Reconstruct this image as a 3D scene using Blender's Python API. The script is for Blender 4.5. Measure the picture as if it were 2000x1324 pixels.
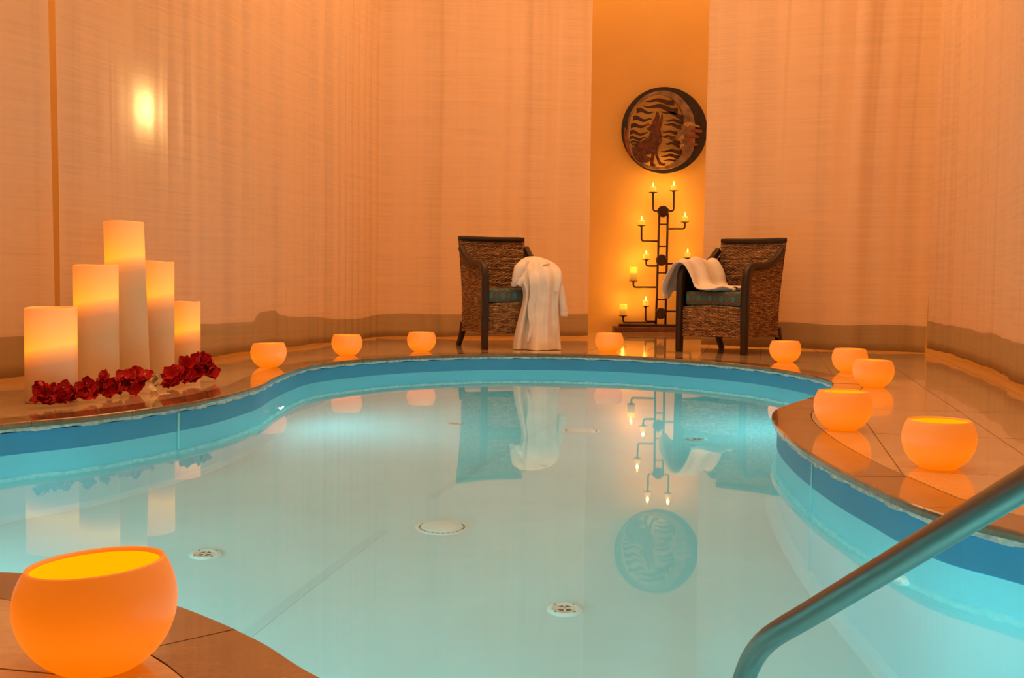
import bpy, bmesh, math, random
from mathutils import Vector, Matrix
from mathutils.geometry import delaunay_2d_cdt, intersect_point_line

for o in list(bpy.data.objects):
    bpy.data.objects.remove(o)
C = bpy.context.scene.collection
sc = bpy.context.scene
R = math.radians
PI = math.pi
rnd = random.Random(7)

# ---------------------------------------------------------------- camera
F = 2250.0                       # focal length in pixels of a 2000 px wide frame
EYE = Vector((0, 0, 0.58))
PITCH = math.atan((662 - 543) / F)
ROLL = 0.012
fwd = Vector((0, math.cos(PITCH), -math.sin(PITCH)))
up0 = Vector((0, math.sin(PITCH), math.cos(PITCH)))
rt0 = Vector((1, 0, 0))
rt = rt0 * math.cos(ROLL) + up0 * math.sin(ROLL)
up = up0 * math.cos(ROLL) - rt0 * math.sin(ROLL)
cam = bpy.data.objects.new('camera', bpy.data.cameras.new('camera'))
C.objects.link(cam)
m = Matrix((rt, up, -fwd)).transposed().to_4x4()
m.translation = EYE
cam.matrix_world = m
cam.data.sensor_width = 36
cam.data.lens = 36 * F / 2000
cam.data.clip_start = 0.02
sc.camera = cam

# ---------------------------------------------------------------- colour, world, lights
sc.view_settings.view_transform = 'Standard'
sc.view_settings.look = 'None'
sc.view_settings.gamma = 1
sc.view_settings.use_curve_mapping = False
sc.view_settings.exposure = 0.0
world = bpy.data.worlds.new('world')
sc.world = world
world.use_nodes = True
world.node_tree.nodes['Background'].inputs[0].default_value = (1.0, 0.55, 0.25, 1)
world.node_tree.nodes['Background'].inputs[1].default_value = 0.05


def area(name, loc, size, energy, color, rot=(0, 0, 0), spread=180):
    l = bpy.data.lights.new(name, 'AREA')
    l.shape = 'RECTANGLE'
    l.size, l.size_y = size
    l.energy = energy
    l.color = color
    l.spread = R(spread)
    o = bpy.data.objects.new(name, l)
    o.location = loc
    o.rotation_euler = rot
    C.objects.link(o)
    return o


def point(name, loc, energy, color, radius=0.02):
    l = bpy.data.lights.new(name, 'POINT')
    l.energy = energy
    l.color = color
    l.shadow_soft_size = radius
    o = bpy.data.objects.new(name, l)
    o.location = loc
    C.objects.link(o)
    return o


WARM = (1.0, 0.48, 0.20)
area('ambient_fill_far', (0.5, 8.6, 4.3), (4.2, 3.4), 132, WARM)  # unseen overhead area light, added as warm ambient fill
area('ambient_fill_near', (0.2, 3.2, 4.3), (4.2, 4.0), 122, WARM)  # second added fill panel over the near half, out of view
# unseen area lights added along the ceiling to backlight the curtains
BACKLIGHT = (1.0, 0.43, 0.10)
area('curtain_backlight_left', (-3.0, 6.5, 4.25), (0.35, 11.0), 92, BACKLIGHT)
area('curtain_backlight_back', (0.6, 12.6, 4.25), (6.2, 0.5), 37, BACKLIGHT)
area('curtain_backlight_right', (3.95, 6.0, 4.25), (0.35, 11.0), 92, BACKLIGHT)

WATER_Z = -0.128
BOTTOM_Z = -1.28


# ---------------------------------------------------------------- pixel helpers (points at their true distance)
def ray(px, py):
    return fwd + rt * ((px - 1000) / F) + up * ((662 - py) / F)


def on(px, py, z=0.0):
    d = ray(px, py)
    return EYE + d * ((z - EYE.z) / d.z)


def at(px, py, Y):
    d = ray(px, py)
    return EYE + d * (Y / d.y)


def through(px, py, z=BOTTOM_Z):
    """point on the pool floor seen through the water"""
    p = on(px, py, WATER_Z)
    d = ray(px, py).normalized()
    n = Vector((0, 0, 1))
    e = 1 / 1.33
    c = -n.dot(d)
    t = e * d + (e * c - math.sqrt(1 - e * e * (1 - c * c))) * n
    return p + t * ((z - WATER_Z) / t.z)


# ---------------------------------------------------------------- object helpers
def tag(o, label=None, cat=None, group=None, kind=None):
    if label: o['label'] = label
    if cat: o['category'] = cat
    if group: o['group'] = group
    if kind: o['kind'] = kind
    return o


def empty(name, loc=(0, 0, 0), rz=0.0):
    o = bpy.data.objects.new(name, None)
    o.empty_display_size = 0.05
    o.location = loc
    o.rotation_euler = (0, 0, rz)
    C.objects.link(o)
    return o


def link(name, me, mat=None, parent=None, smooth=False):
    o = bpy.data.objects.new(name, me)
    if mat and not me.materials:
        me.materials.append(mat)
    if smooth:
        me.polygons.foreach_set('use_smooth', [True] * len(me.polygons))
    if parent: o.parent = parent
    C.objects.link(o)
    return o


def obj(name, bm, mat=None, parent=None, smooth=False):
    me = bpy.data.meshes.new(name)
    bmesh.ops.recalc_face_normals(bm, faces=bm.faces)
    bm.to_mesh(me)
    bm.free()
    return link(name, me, mat, parent, smooth)


def pyobj(name, verts, faces, mat=None, parent=None, smooth=False, recalc=True):
    me = bpy.data.meshes.new(name)
    me.from_pydata([tuple(v) for v in verts], [], faces)
    if recalc:
        bm = bmesh.new(); bm.from_mesh(me)
        bmesh.ops.recalc_face_normals(bm, faces=bm.faces)
        bm.to_mesh(me); bm.free()
    return link(name, me, mat, parent, smooth)


def copy_tree(o, parent=None):
    c = o.copy()
    C.objects.link(c)
    if parent: c.parent = parent
    for ch in list(o.children):
        copy_tree(ch, c)
    return c


def add_box(bm, x0, x1, y0, y1, z0, z1, M=None, bev=0.0):
    vs = [bm.verts.new(v) for v in ((x0, y0, z0), (x1, y0, z0), (x1, y1, z0), (x0, y1, z0),
                                    (x0, y0, z1), (x1, y0, z1), (x1, y1, z1), (x0, y1, z1))]
    fs = [bm.faces.new([vs[i] for i in f]) for f in ((3, 2, 1, 0), (4, 5, 6, 7), (0, 1, 5, 4), (1, 2, 6, 5), (2, 3, 7, 6), (3, 0, 4, 7))]
    if bev:
        es = {e for f in fs for e in f.edges}
        r = bmesh.ops.bevel(bm, geom=list(es), offset=bev, segments=3, affect='EDGES', profile=0.6)
    if M is not None:
        bmesh.ops.transform(bm, matrix=M, verts=[v for v in bm.verts if v.is_valid])
    return bm


def add_tube(bm, pts, rad, seg=8, cap=True, flat=None):
    """tube along pts; rad is a number or list; flat=(a,b) gives a rounded rectangular section"""
    pts = [Vector(p) for p in pts]
    n = len(pts)
    if not isinstance(rad, (list, tuple)): rad = [rad] * n
    rings = []
    t0 = (pts[1] - pts[0]).normalized()
    ref = Vector((0, 0, 1)) if abs(t0.z) < 0.9 else Vector((1, 0, 0))
    u = (ref - t0 * ref.dot(t0)).normalized()
    for i, p in enumerate(pts):
        t = (pts[min(i + 1, n - 1)] - pts[max(i - 1, 0)]).normalized()
        u = (u - t * u.dot(t)).normalized()
        w = t.cross(u)
        ring = []
        for k in range(seg):
            a = 2 * PI * k / seg + (PI / seg if seg == 4 else 0)
            ca, sa = math.cos(a), math.sin(a)
            if flat:
                q = 0.35
                ca2 = math.copysign(abs(ca) ** q, ca); sa2 = math.copysign(abs(sa) ** q, sa)
                ring.append(bm.verts.new(p + u * ca2 * flat[0] * rad[i] + w * sa2 * flat[1] * rad[i]))
            else:
                ring.append(bm.verts.new(p + (u * ca + w * sa) * rad[i]))
        rings.append(ring)
    for a, b in zip(rings, rings[1:]):
        for k in range(seg):
            bm.faces.new((a[k], a[(k + 1) % seg], b[(k + 1) % seg], b[k]))
    if cap:
        bm.faces.new(rings[0][::-1]); bm.faces.new(rings[-1])
    return bm


def add_lathe(bm, prof, seg=24, c=(0, 0, 0)):
    rings = []
    for r, z in prof:
        if r < 1e-6:
            rings.append([bm.verts.new((c[0], c[1], c[2] + z))])
        else:
            rings.append([bm.verts.new((c[0] + r * math.cos(2 * PI * k / seg), c[1] + r * math.sin(2 * PI * k / seg), c[2] + z)) for k in range(seg)])
    for a, b in zip(rings, rings[1:]):
        for k in range(seg):
            k2 = (k + 1) % seg
            if len(a) == 1 and len(b) == 1: continue
            if len(a) == 1: bm.faces.new((a[0], b[k], b[k2]))
            elif len(b) == 1: bm.faces.new((a[k2], a[k], b[0]))
            else: bm.faces.new((a[k], a[k2], b[k2], b[k]))
    return bm


def catmull(pts, n=8, closed=False):
    pts = [Vector(p) for p in pts]
    N = len(pts)
    out = []
    rng = range(N if closed else N - 1)
    for i in rng:
        if closed:
            p0, p1, p2, p3 = pts[i - 1], pts[i], pts[(i + 1) % N], pts[(i + 2) % N]
        else:
            p0, p1, p2, p3 = pts[max(i - 1, 0)], pts[i], pts[i + 1], pts[min(i + 2, N - 1)]
        for k in range(n):
            t = k / n
            out.append(0.5 * ((2 * p1) + (p2 - p0) * t + (2 * p0 - 5 * p1 + 4 * p2 - p3) * t * t + (3 * p1 - p0 - 3 * p2 + p3) * t ** 3))
    if not closed: out.append(pts[-1])
    return out


# ---------------------------------------------------------------- materials
class NT:
    def __init__(s, name):
        s.m = bpy.data.materials.new(name)
        s.m.use_nodes = True
        s.t = s.m.node_tree
        s.b = s.t.nodes['Principled BSDF']
        s.out = s.t.nodes['Material Output']

    def n(s, typ, **kw):
        nd = s.t.nodes.new(typ)
        for k, v in kw.items():
            if k.startswith('i_'):
                nd.inputs[int(k[2:])].default_value = v
            else:
                setattr(nd, k, v)
        return nd

    def l(s, a, b):
        s.t.links.new(a, b)

    def math(s, op, a, b=None, c=None):
        nd = s.t.nodes.new('ShaderNodeMath'); nd.operation = op
        for i, v in enumerate((a, b, c)):
            if v is None: continue
            if isinstance(v, (int, float)): nd.inputs[i].default_value = v
            else: s.l(v, nd.inputs[i])
        return nd.outputs[0]

    def coords(s, scale=(1, 1, 1), rot=(0, 0, 0), kind='Object'):
        tc = s.t.nodes.new('ShaderNodeTexCoord')
        mp = s.t.nodes.new('ShaderNodeMapping')
        mp.inputs['Scale'].default_value = scale
        mp.inputs['Rotation'].default_value = rot
        s.l(tc.outputs[kind], mp.inputs[0])
        return mp.outputs[0]

    def world_coords(s, scale=(1, 1, 1), rot=(0, 0, 0)):
        g = s.t.nodes.new('ShaderNodeNewGeometry')
        mp = s.t.nodes.new('ShaderNodeMapping')
        mp.inputs['Scale'].default_value = scale
        mp.inputs['Rotation'].default_value = rot
        s.l(g.outputs['Position'], mp.inputs[0])
        return mp.outputs[0]

    def noise(s, vec, scale=5, detail=4, rough=0.5, dist=0.0):
        nd = s.t.nodes.new('ShaderNodeTexNoise')
        nd.inputs['Scale'].default_value = scale
        nd.inputs['Detail'].default_value = detail
        nd.inputs['Roughness'].default_value = rough
        nd.inputs['Distortion'].default_value = dist
        s.l(vec, nd.inputs['Vector'])
        return nd.outputs[0]

    def ramp(s, fac, stops, interp='LINEAR'):
        nd = s.t.nodes.new('ShaderNodeValToRGB')
        cr = nd.color_ramp
        cr.interpolation = interp
        while len(cr.elements) < len(stops): cr.elements.new(0.5)
        for e, (p, c) in zip(cr.elements, stops):
            e.position = p
            e.color = (*c, 1) if len(c) == 3 else c
        s.l(fac, nd.inputs[0])
        return nd.outputs[0]

    def bump(s, h, strength=0.3, dist=0.01):
        nd = s.t.nodes.new('ShaderNodeBump')
        nd.inputs['Strength'].default_value = strength
        nd.inputs['Distance'].default_value = dist
        s.l(h, nd.inputs['Height'])
        s.l(nd.outputs[0], s.b.inputs['Normal'])
        return nd.outputs[0]

    def base(s, v):
        if isinstance(v, tuple): s.b.inputs['Base Color'].default_value = (*v, 1)
        else: s.l(v, s.b.inputs['Base Color'])
        return s

    def set(s, **kw):
        for k, v in kw.items():
            s.b.inputs[k.replace('_', ' ')].default_value = v
        return s


def plain(name, col, rough=0.6, metal=0.0, var=0.12, scale=12):
    t = NT(name)
    f = t.noise(t.coords(), scale, 4)
    a = tuple(max(0, c * (1 - var)) for c in col); b = tuple(min(1, c * (1 + var)) for c in col)
    t.base(t.ramp(f, [(0.3, a), (0.7, b)]))
    t.set(Roughness=rough, Metallic=metal)
    return t.m


def stone(name, ca, cb, cc, rough=0.12, scale=2.2, edge=False):
    t = NT(name)
    v = t.world_coords()
    f = t.noise(v, scale, 8, 0.62, 1.6)
    f2 = t.noise(t.world_coords((1, 3.0, 1), (0, 0, 0.5)), scale * 3, 6, 0.7, 3.0)
    g = t.math('ADD', t.math('MULTIPLY', f, 0.6), t.math('MULTIPLY', f2, 0.4))
    t.base(t.ramp(g, [(0.33, ca), (0.5, cb), (0.66, cc)]))
    f3 = t.noise(v, 90, 3)
    r = t.ramp(t.noise(v, 7, 5), [(0.3, (rough * 0.6,) * 3), (0.75, (rough * 1.6,) * 3)])
    t.l(r, t.b.inputs['Roughness'])
    t.b.inputs['Coat Weight'].default_value = 0.6
    t.b.inputs['Coat Roughness'].default_value = 0.03
    t.bump(t.math('ADD', f3, t.math('MULTIPLY', f2, 0.6)), 0.03, 0.004)
    return t.m


M_tile = stone('travertine', (0.46, 0.33, 0.2), (0.6, 0.45, 0.29), (0.68, 0.54, 0.38), 0.09)
M_coping = stone('brown_stone', (0.12, 0.07, 0.03), (0.20, 0.12, 0.055), (0.28, 0.17, 0.085), 0.13, 4.0)
M_grout = plain('grout', (0.2, 0.13, 0.07), 0.8)
M_mortar = plain('white_mortar', (0.62, 0.58, 0.5), 0.9, var=0.35, scale=40)
M_wall = plain('wall_paint', (0.76, 0.50, 0.17), 0.7, var=0.03, scale=2)
M_ceiling = plain('ceiling_paint', (0.85, 0.7, 0.5), 0.8, var=0.03)


def liner(name, col, var=0.05):
    t = NT(name)
    f = t.noise(t.world_coords(), 1.4, 3)
    a = tuple(c * (1 - var) for c in col); b = tuple(min(1, c * (1 + var)) for c in col)
    t.base(t.ramp(f, [(0.3, a), (0.7, b)]))
    t.set(Roughness=0.45)
    return t.m


M_band = liner('blue_vinyl', (0.045, 0.32, 0.58), 0.08)
M_liner = liner('aqua_vinyl', (0.31, 0.72, 0.76))
M_bottom = liner('pool_floor_vinyl', (0.29, 0.74, 0.78), 0.06)
M_seam = liner('vinyl_seam', (0.25, 0.68, 0.73))
M_white = plain('white_plastic', (0.85, 0.85, 0.78), 0.4, var=0.03)
M_drain = plain('drain_plastic', (0.50, 0.74, 0.68), 0.4, var=0.04)
M_slot = plain('drain_slot_dark', (0.05, 0.04, 0.03), 0.7)
M_frame = NT('dark_wood')
_f = M_frame.noise(M_frame.coords((8, 8, 1.5)), 9, 6, 0.6, 1.0)
M_frame.base(M_frame.ramp(_f, [(0.3, (0.010, 0.004, 0.003)), (0.7, (0.030, 0.012, 0.007))])).set(Roughness=0.42)
M_frame = M_frame.m
M_iron = plain('dark_iron', (0.05, 0.022, 0.014), 0.5, 0.3)
M_board = plain('board_wood', (0.14, 0.05, 0.025), 0.4, var=0.35, scale=18)


def water_mat():
    t = NT('pool_water')
    t.set(Roughness=0.02, IOR=1.33)
    t.b.inputs['Transmission Weight'].default_value = 1.0
    t.base((0.97, 1.0, 0.99))
    h = t.noise(t.world_coords((1, 1, 1)), 2.2, 2, 0.4)
    t.bump(h, 0.03, 0.01)
    return t.m


M_water = water_mat()


def weave_mat(name, ca, cb, cc):
    t = NT(name)
    f = t.noise(t.coords((13, 13, 115)), 1.0, 6, 0.7, 0.3)
    g = t.noise(t.coords((70, 70, 14)), 1.0, 3, 0.6)
    h = t.math('ADD', t.math('MULTIPLY', f, 0.8), t.math('MULTIPLY', g, 0.2))
    t.base(t.ramp(h, [(0.38, ca), (0.5, cb), (0.63, cc)]))
    t.set(Roughness=0.55)
    return t.m


M_weave = weave_mat('woven_seagrass', (0.04, 0.014, 0.006), (0.24, 0.11, 0.035), (0.62, 0.36, 0.13))


def cushion_mat():
    t = NT('ogee_fabric')
    tc = t.t.nodes.new('ShaderNodeTexCoord')
    sp = t.t.nodes.new('ShaderNodeSeparateXYZ')
    t.l(tc.outputs['Object'], sp.inputs[0])
    u = t.math('ADD', sp.outputs[0], sp.outputs[1])
    cu = t.math('COSINE', t.math('MULTIPLY', u, 2 * PI / 0.105))
    v = t.math('SUBTRACT', sp.outputs[2], 0.062)
    # alternate columns are shifted by half a repeat: diamonds between medallions
    cv = t.math('COSINE', t.math('MULTIPLY', v, 2 * PI / 0.125))
    half = t.math('MULTIPLY', t.math('COSINE', t.math('MULTIPLY', u, PI / 0.105)), 0)
    g = t.math('MULTIPLY', t.math('ADD', t.math('MULTIPLY', cu, cv), 1.0), 0.5)
    col = t.ramp(g, [(0.0, (0.03, 0.13, 0.12)), (0.16, (0.2, 0.12, 0.06)), (0.24, (0.045, 0.07, 0.05)), (0.36, (0.14, 0.09, 0.05)),
                     (0.44, (0.04, 0.03, 0.02)), (0.5, (0.2, 0.13, 0.07)), (0.56, (0.03, 0.1, 0.09)), (0.66, (0.045, 0.03, 0.02)),
                     (0.71, (0.2, 0.13, 0.07)), (0.77, (0.02, 0.22, 0.28))], 'CONSTANT')
    t.base(col)
    t.set(Roughness=0.85)
    t.bump(t.noise(t.coords(), 300, 2), 0.3, 0.002)
    return t.m


M_cushion = cushion_mat()


def cloth_mat(name, col, hem=False):
    """linen curtain: reflects and lets light through"""
    t = NT(name)
    v = t.world_coords((1.3, 1.3, 66))
    f = t.noise(v, 1.0, 4, 0.65, 0.0)
    w = t.noise(t.world_coords((6, 6, 0.08)), 1.0, 2, 0.5)
    g = t.math('ADD', t.math('MULTIPLY', f, 0.5), t.math('MULTIPLY', w, 0.5))
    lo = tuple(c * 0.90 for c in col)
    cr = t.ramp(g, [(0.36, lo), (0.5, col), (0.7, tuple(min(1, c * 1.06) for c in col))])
    bmp = t.t.nodes.new('ShaderNodeBump')
    bmp.inputs['Strength'].default_value = 0.25
    bmp.inputs['Distance'].default_value = 0.004
    t.l(f, bmp.inputs['Height'])
    d = t.t.nodes.new('ShaderNodeBsdfDiffuse')
    tr = t.t.nodes.new('ShaderNodeBsdfTranslucent')
    mx = t.t.nodes.new('ShaderNodeMixShader')
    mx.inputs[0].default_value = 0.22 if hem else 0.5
    t.l(cr, d.inputs[0]); t.l(cr, tr.inputs[0])
    t.l(bmp.outputs[0], d.inputs['Normal']); t.l(bmp.outputs[0], tr.inputs['Normal'])
    t.l(d.outputs[0], mx.inputs[1]); t.l(tr.outputs[0], mx.inputs[2])
    t.l(mx.outputs[0], t.out.inputs[0])
    return t.m


M_curtain = cloth_mat('sheer_linen', (0.88, 0.74, 0.58))
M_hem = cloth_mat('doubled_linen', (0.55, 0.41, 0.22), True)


def robe_mat():
    t = NT('white_terry')
    f = t.noise(t.coords(), 260, 3)
    g = t.noise(t.coords(), 9, 4)
    t.base(t.ramp(g, [(0.3, (0.74, 0.68, 0.6)), (0.7, (0.86, 0.82, 0.74))]))
    t.set(Roughness=0.95)
    t.bump(f, 0.5, 0.003)
    return t.m


M_robe = robe_mat()


def bowl_mat():
    """wax lantern wall with its own lamp glow, stronger low down and inside"""
    t = NT('glowing_wax')
    tc = t.t.nodes.new('ShaderNodeTexCoord')
    sp = t.t.nodes.new('ShaderNodeSeparateXYZ')
    t.l(tc.outputs['Object'], sp.inputs[0])
    z = sp.outputs[2]
    s = t.ramp(t.math('DIVIDE', z, 0.17), [(0.0, (0.75,) * 3), (0.35, (0.85,) * 3), (0.75, (0.55,) * 3), (1.0, (0.4,) * 3)])
    t.base((0.62, 0.34, 0.16))
    t.set(Roughness=0.35)
    t.b.inputs['Emission Color'].default_value = (1.0, 0.19, 0.0, 1)
    t.l(s, t.b.inputs['Emission Strength'])
    return t.m


M_bowl = bowl_mat()
_t = NT('glowing_wax_inside'); _t.base((0.3, 0.2, 0.02)); _t.b.inputs['Emission Color'].default_value = (1.0, 0.34, 0.0, 1); _t.b.inputs['Emission Strength'].default_value = 1.15
M_bowl_in = _t.m


def pillar_mat(h, led, left):
    t = NT('pillar_wax')
    tc = t.t.nodes.new('ShaderNodeTexCoord')
    sp = t.t.nodes.new('ShaderNodeSeparateXYZ')
    t.l(tc.outputs['Object'], sp.inputs[0])
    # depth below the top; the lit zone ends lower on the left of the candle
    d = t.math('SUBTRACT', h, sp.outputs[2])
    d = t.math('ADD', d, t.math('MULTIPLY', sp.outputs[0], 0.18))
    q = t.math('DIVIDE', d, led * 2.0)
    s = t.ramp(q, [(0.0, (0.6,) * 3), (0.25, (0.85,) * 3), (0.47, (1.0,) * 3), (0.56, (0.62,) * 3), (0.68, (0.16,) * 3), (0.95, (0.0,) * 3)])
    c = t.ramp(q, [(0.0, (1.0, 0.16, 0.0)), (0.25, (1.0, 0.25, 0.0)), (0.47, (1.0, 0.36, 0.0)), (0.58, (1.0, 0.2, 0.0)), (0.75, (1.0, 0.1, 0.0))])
    t.base((0.72, 0.58, 0.37))
    t.set(Roughness=0.38)
    t.l(c, t.b.inputs['Emission Color'])
    t.l(s, t.b.inputs['Emission Strength'])
    return t.m


def glow(name, col, strength):
    t = NT(name)
    t.base((0.8, 0.6, 0.3))
    t.b.inputs['Emission Color'].default_value = (*col, 1)
    t.b.inputs['Emission Strength'].default_value = strength
    return t.m


M_flame = glow('candle_flame', (1.0, 0.6, 0.08), 9.0)
M_votive = glow('votive_wax', (1.0, 0.35, 0.02), 1.0)
M_votive_bright = glow('votive_wax_bright', (1.0, 0.55, 0.03), 1.3)
M_lamp = glow('pool_lamp_lens', (0.9, 1.0, 0.95), 14.0)
M_metal = NT('brushed_steel')
_f = M_metal.noise(M_metal.world_coords((4, 4, 4)), 30, 4)
M_metal.base((0.23, 0.22, 0.195)).set(Metallic=1.0)
M_metal.set(Roughness=0.32)
M_metal = M_metal.m


def petal_mat(name, a, b):
    t = NT(name)
    t.base(t.ramp(t.noise(t.coords(), 40, 4), [(0.35, a), (0.65, b)]))
    t.set(Roughness=0.6)
    return t.m


M_red = petal_mat('red_petal', (0.42, 0.003, 0.006), (0.62, 0.008, 0.012))
M_cream = petal_mat('cream_petal', (0.72, 0.6, 0.35), (0.85, 0.75, 0.5))
M_bronze = plain('dark_bronze', (0.22, 0.14, 0.085), 0.42, 0.25, var=0.5, scale=10)
M_black = plain('black_iron', (0.022, 0.016, 0.015), 0.45, 0.3, var=0.5, scale=14)
M_ray = plain('oxblood_enamel', (0.045, 0.011, 0.009), 0.35, 0.2, var=0.6, scale=14)
M_rust = plain('rust_enamel', (0.10, 0.028, 0.012), 0.45, 0.2, var=0.7, scale=30)
M_copper = plain('copper_paint', (0.22, 0.06, 0.025), 0.4, 0.3, var=0.4, scale=20)

# ================================================================ ROOM SHELL
X0, X1, Y0, Y1, H = -3.35, 4.35, -2.6, 13.1, 4.5


def wall(name, x0, x1, y0, y1):
    bm = add_box(bmesh.new(), x0, x1, y0, y1, -0.3, H)
    return tag(obj(name, bm, M_wall), kind='structure')


wall('wall_back', X0 - 0.15, X1 + 0.15, Y1, Y1 + 0.15)
wall('wall_left', X0 - 0.15, X0, Y0, Y1)
wall('wall_right', X1, X1 + 0.15, Y0, Y1)
wall('wall_front', X0 - 0.15, X1 + 0.15, Y0 - 0.15, Y0)
tag(obj('ceiling', add_box(bmesh.new(), X0 - 0.15, X1 + 0.15, Y0 - 0.15, Y1 + 0.15, H, H + 0.1), M_ceiling), kind='structure')

# ================================================================ POOL OUTLINE
edge_px = [(0, 828), (190, 810), (350, 788), (432, 773.5), (487, 759), (515, 750), (543, 735), (584, 719), (625, 709.5), (707, 701),
           (790, 695.5), (900, 691.5), (1000, 690.3), (1087, 691), (1200, 694), (1312, 700), (1425, 709), (1500, 717.5), (1575, 730.5),
           (1612, 741), (1626, 749), (1616, 760), (1588, 774), (1545, 787), (1515, 799), (1507, 812), (1514, 828), (1535, 850), (1563, 872), (1618, 906), (1690, 942),
           (1762, 976), (1850, 1006), (2000, 1041)]
near = [(1.33, 2.3), (1.38, 1.8), (1.25, 1.35), (0.9, 1.08), (0.45, 1.08), (0.02, 1.34)]
near2_px = [(637, 1324), (505, 1246), (353, 1182), (200, 1138), (41, 1117)]
near3 = [(-1.35, 2.24), (-1.75, 2.42), (-2.1, 2.8), (-2.27, 3.3), (-2.22, 3.85)]
ctrl = [on(*p).to_2d() for p in edge_px] + [Vector(p) for p in near] + [on(*p).to_2d() for p in near2_px] + [Vector(p) for p in near3]
fine = catmull(ctrl, 10, True)
# resample evenly
L = [0.0]
for a, b in zip(fine, fine[1:] + fine[:1]):
    L.append(L[-1] + (b - a).length)
TOTAL = L[-1]
NS = 420


def sample(arc):
    arc %= TOTAL
    lo, hi = 0, len(L) - 1
    while hi - lo > 1:
        mid = (lo + hi) // 2
        if L[mid] <= arc: lo = mid
        else: hi = mid
    a, b = fine[lo], fine[(lo + 1) % len(fine)]
    t = (arc - L[lo]) / max(1e-9, L[lo + 1] - L[lo])
    return a.lerp(b, t)


area2 = sum(a.x * b.y - b.x * a.y for a, b in zip(fine, fine[1:] + fine[:1]))
SGN = 1 if area2 > 0 else -1      # +1: counter-clockwise


def edge(arc, off=0.0):
    p = sample(arc)
    t = (sample(arc + 0.05) - sample(arc - 0.05)).normalized()
    nrm = Vector((t.y, -t.x)) * SGN   # pointing out of the pool
    return p + nrm * off


def loop(off, n=NS):
    return [edge(TOTAL * i / n, off) for i in range(n)]


def inside(p, poly):
    r = False
    j = len(poly) - 1
    for i in range(len(poly)):
        a, b = poly[i], poly[j]
        if (a.y > p.y) != (b.y > p.y) and p.x < (b.x - a.x) * (p.y - a.y) / (b.y - a.y) + a.x:
            r = not r
        j = i
    return r


COPE = 0.165
hole = loop(COPE + 0.003, 200)
rect = [Vector(p) for p in ((X0, Y0), (X1, Y0), (X1, Y1), (X0, Y1))]


def ring_mesh(outer, inner):
    verts = outer + inner
    no = len(outer)
    edges = [(i, (i + 1) % no) for i in range(no)] + [(no + i, no + (i + 1) % len(inner)) for i in range(len(inner))]
    v, e, f, _, _, _ = delaunay_2d_cdt(verts, edges, [], 0, 1e-6)
    f = [x for x in f if not inside(sum((v[i] for i in x), Vector((0, 0))) / len(x), inner)]
    return v, f


# ---- floor: slab of grout with stone tiles laid on it
v, f = ring_mesh(rect, hole)
bm = bmesh.new()
vs = [bm.verts.new((p.x, p.y, -0.003)) for p in v]
for x in f: bm.faces.new([vs[i] for i in x])
r = bmesh.ops.extrude_face_region(bm, geom=list(bm.faces))
bmesh.ops.translate(bm, vec=(0, 0, -0.2), verts=[g for g in r['geom'] if isinstance(g, bmesh.types.BMVert)])
bmesh.ops.delete(bm, geom=[x for x in bm.verts if not x.link_faces], context='VERTS')
floor = tag(obj('floor', bm, M_grout), kind='structure')

TS = 0.45
ANG = math.atan2(-0.22, 1.0)
u1 = Vector((math.cos(ANG), math.sin(ANG)))
u2 = Vector((-math.sin(ANG), math.cos(ANG)))
org = on(1784, 743).to_2d()
org = org + u2 * 0.12
bm = bmesh.new()
vs = [bm.verts.new((p.x, p.y, 0)) for p in v]
for x in f: bm.faces.new([vs[i] for i in x])
GAP = 0.0022
for axis, other in ((u1, u2), (u2, u1)):
    ts = [(Vector((c[0], c[1])) - org).dot(axis) for c in ((X0, Y0), (X1, Y0), (X1, Y1), (X0, Y1))]
    for k in range(math.floor(min(ts) / TS), math.ceil(max(ts) / TS) + 1):
        for s in (-GAP, GAP):
            co = org + axis * (k * TS + s)
            bmesh.ops.bisect_plane(bm, geom=list(bm.verts) + list(bm.edges) + list(bm.faces), plane_co=(co.x, co.y, 0), plane_no=(axis.x, axis.y, 0), dist=1e-5)
cells = {}
for fc in bm.faces:
    c = fc.calc_center_median().to_2d() - org
    a, b = c.dot(u1) / TS, c.dot(u2) / TS
    ia, ib = math.floor(a), math.floor(b)
    if min(a - ia, ia + 1 - a) * TS < GAP or min(b - ib, ib + 1 - b) * TS < GAP: continue
    cells.setdefault((ia, ib), []).append([vv.co.to_2d() for vv in fc.verts])
bm.free()
rest = bmesh.new()
ntile = 0
for (ia, ib), polys in cells.items():
    c = org + u1 * (ia + 0.5) * TS + u2 * (ib + 0.5) * TS
    seen = False
    if 1.2 < c.y < 9.2:
        d = Vector((c.x, c.y, 0)) - EYE
        zc = d.dot(fwd)
        if zc > 0.3:
            px, py = 1000 + F * d.dot(rt) / zc, 662 - F * d.dot(up) / zc
            m_ = F * 0.34 / zc
            seen = -m_ < px < 2000 + m_ and py < 1324 + m_ * 1.2
    tb = bmesh.new() if seen else rest
    old = set(tb.verts)
    start = list(tb.faces)
    vm = {}
    fs = []
    dz = rnd.uniform(-0.0004, 0.0004)
    for pl in polys:
        q = []
        for p in pl:
            k = (round(p.x, 5), round(p.y, 5))
            if k not in vm: vm[k] = tb.verts.new((p.x, p.y, dz))
            q.append(vm[k])
        if len(set(q)) > 2:
            try: fs.append(tb.faces.new(q))
            except ValueError: pass
    if not fs:
        if seen: tb.free()
        continue
    r = bmesh.ops.extrude_face_region(tb, geom=fs)
    nv = [g for g in r['geom'] if isinstance(g, bmesh.types.BMVert)]
    bmesh.ops.translate(tb, vec=(0, 0, -0.012), verts=nv)
    if seen:
        obj('tile', tb, M_tile, floor); ntile += 1
tag(obj('tile_field', rest, M_tile, floor), kind='stuff')
print('tiles', ntile)

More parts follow.
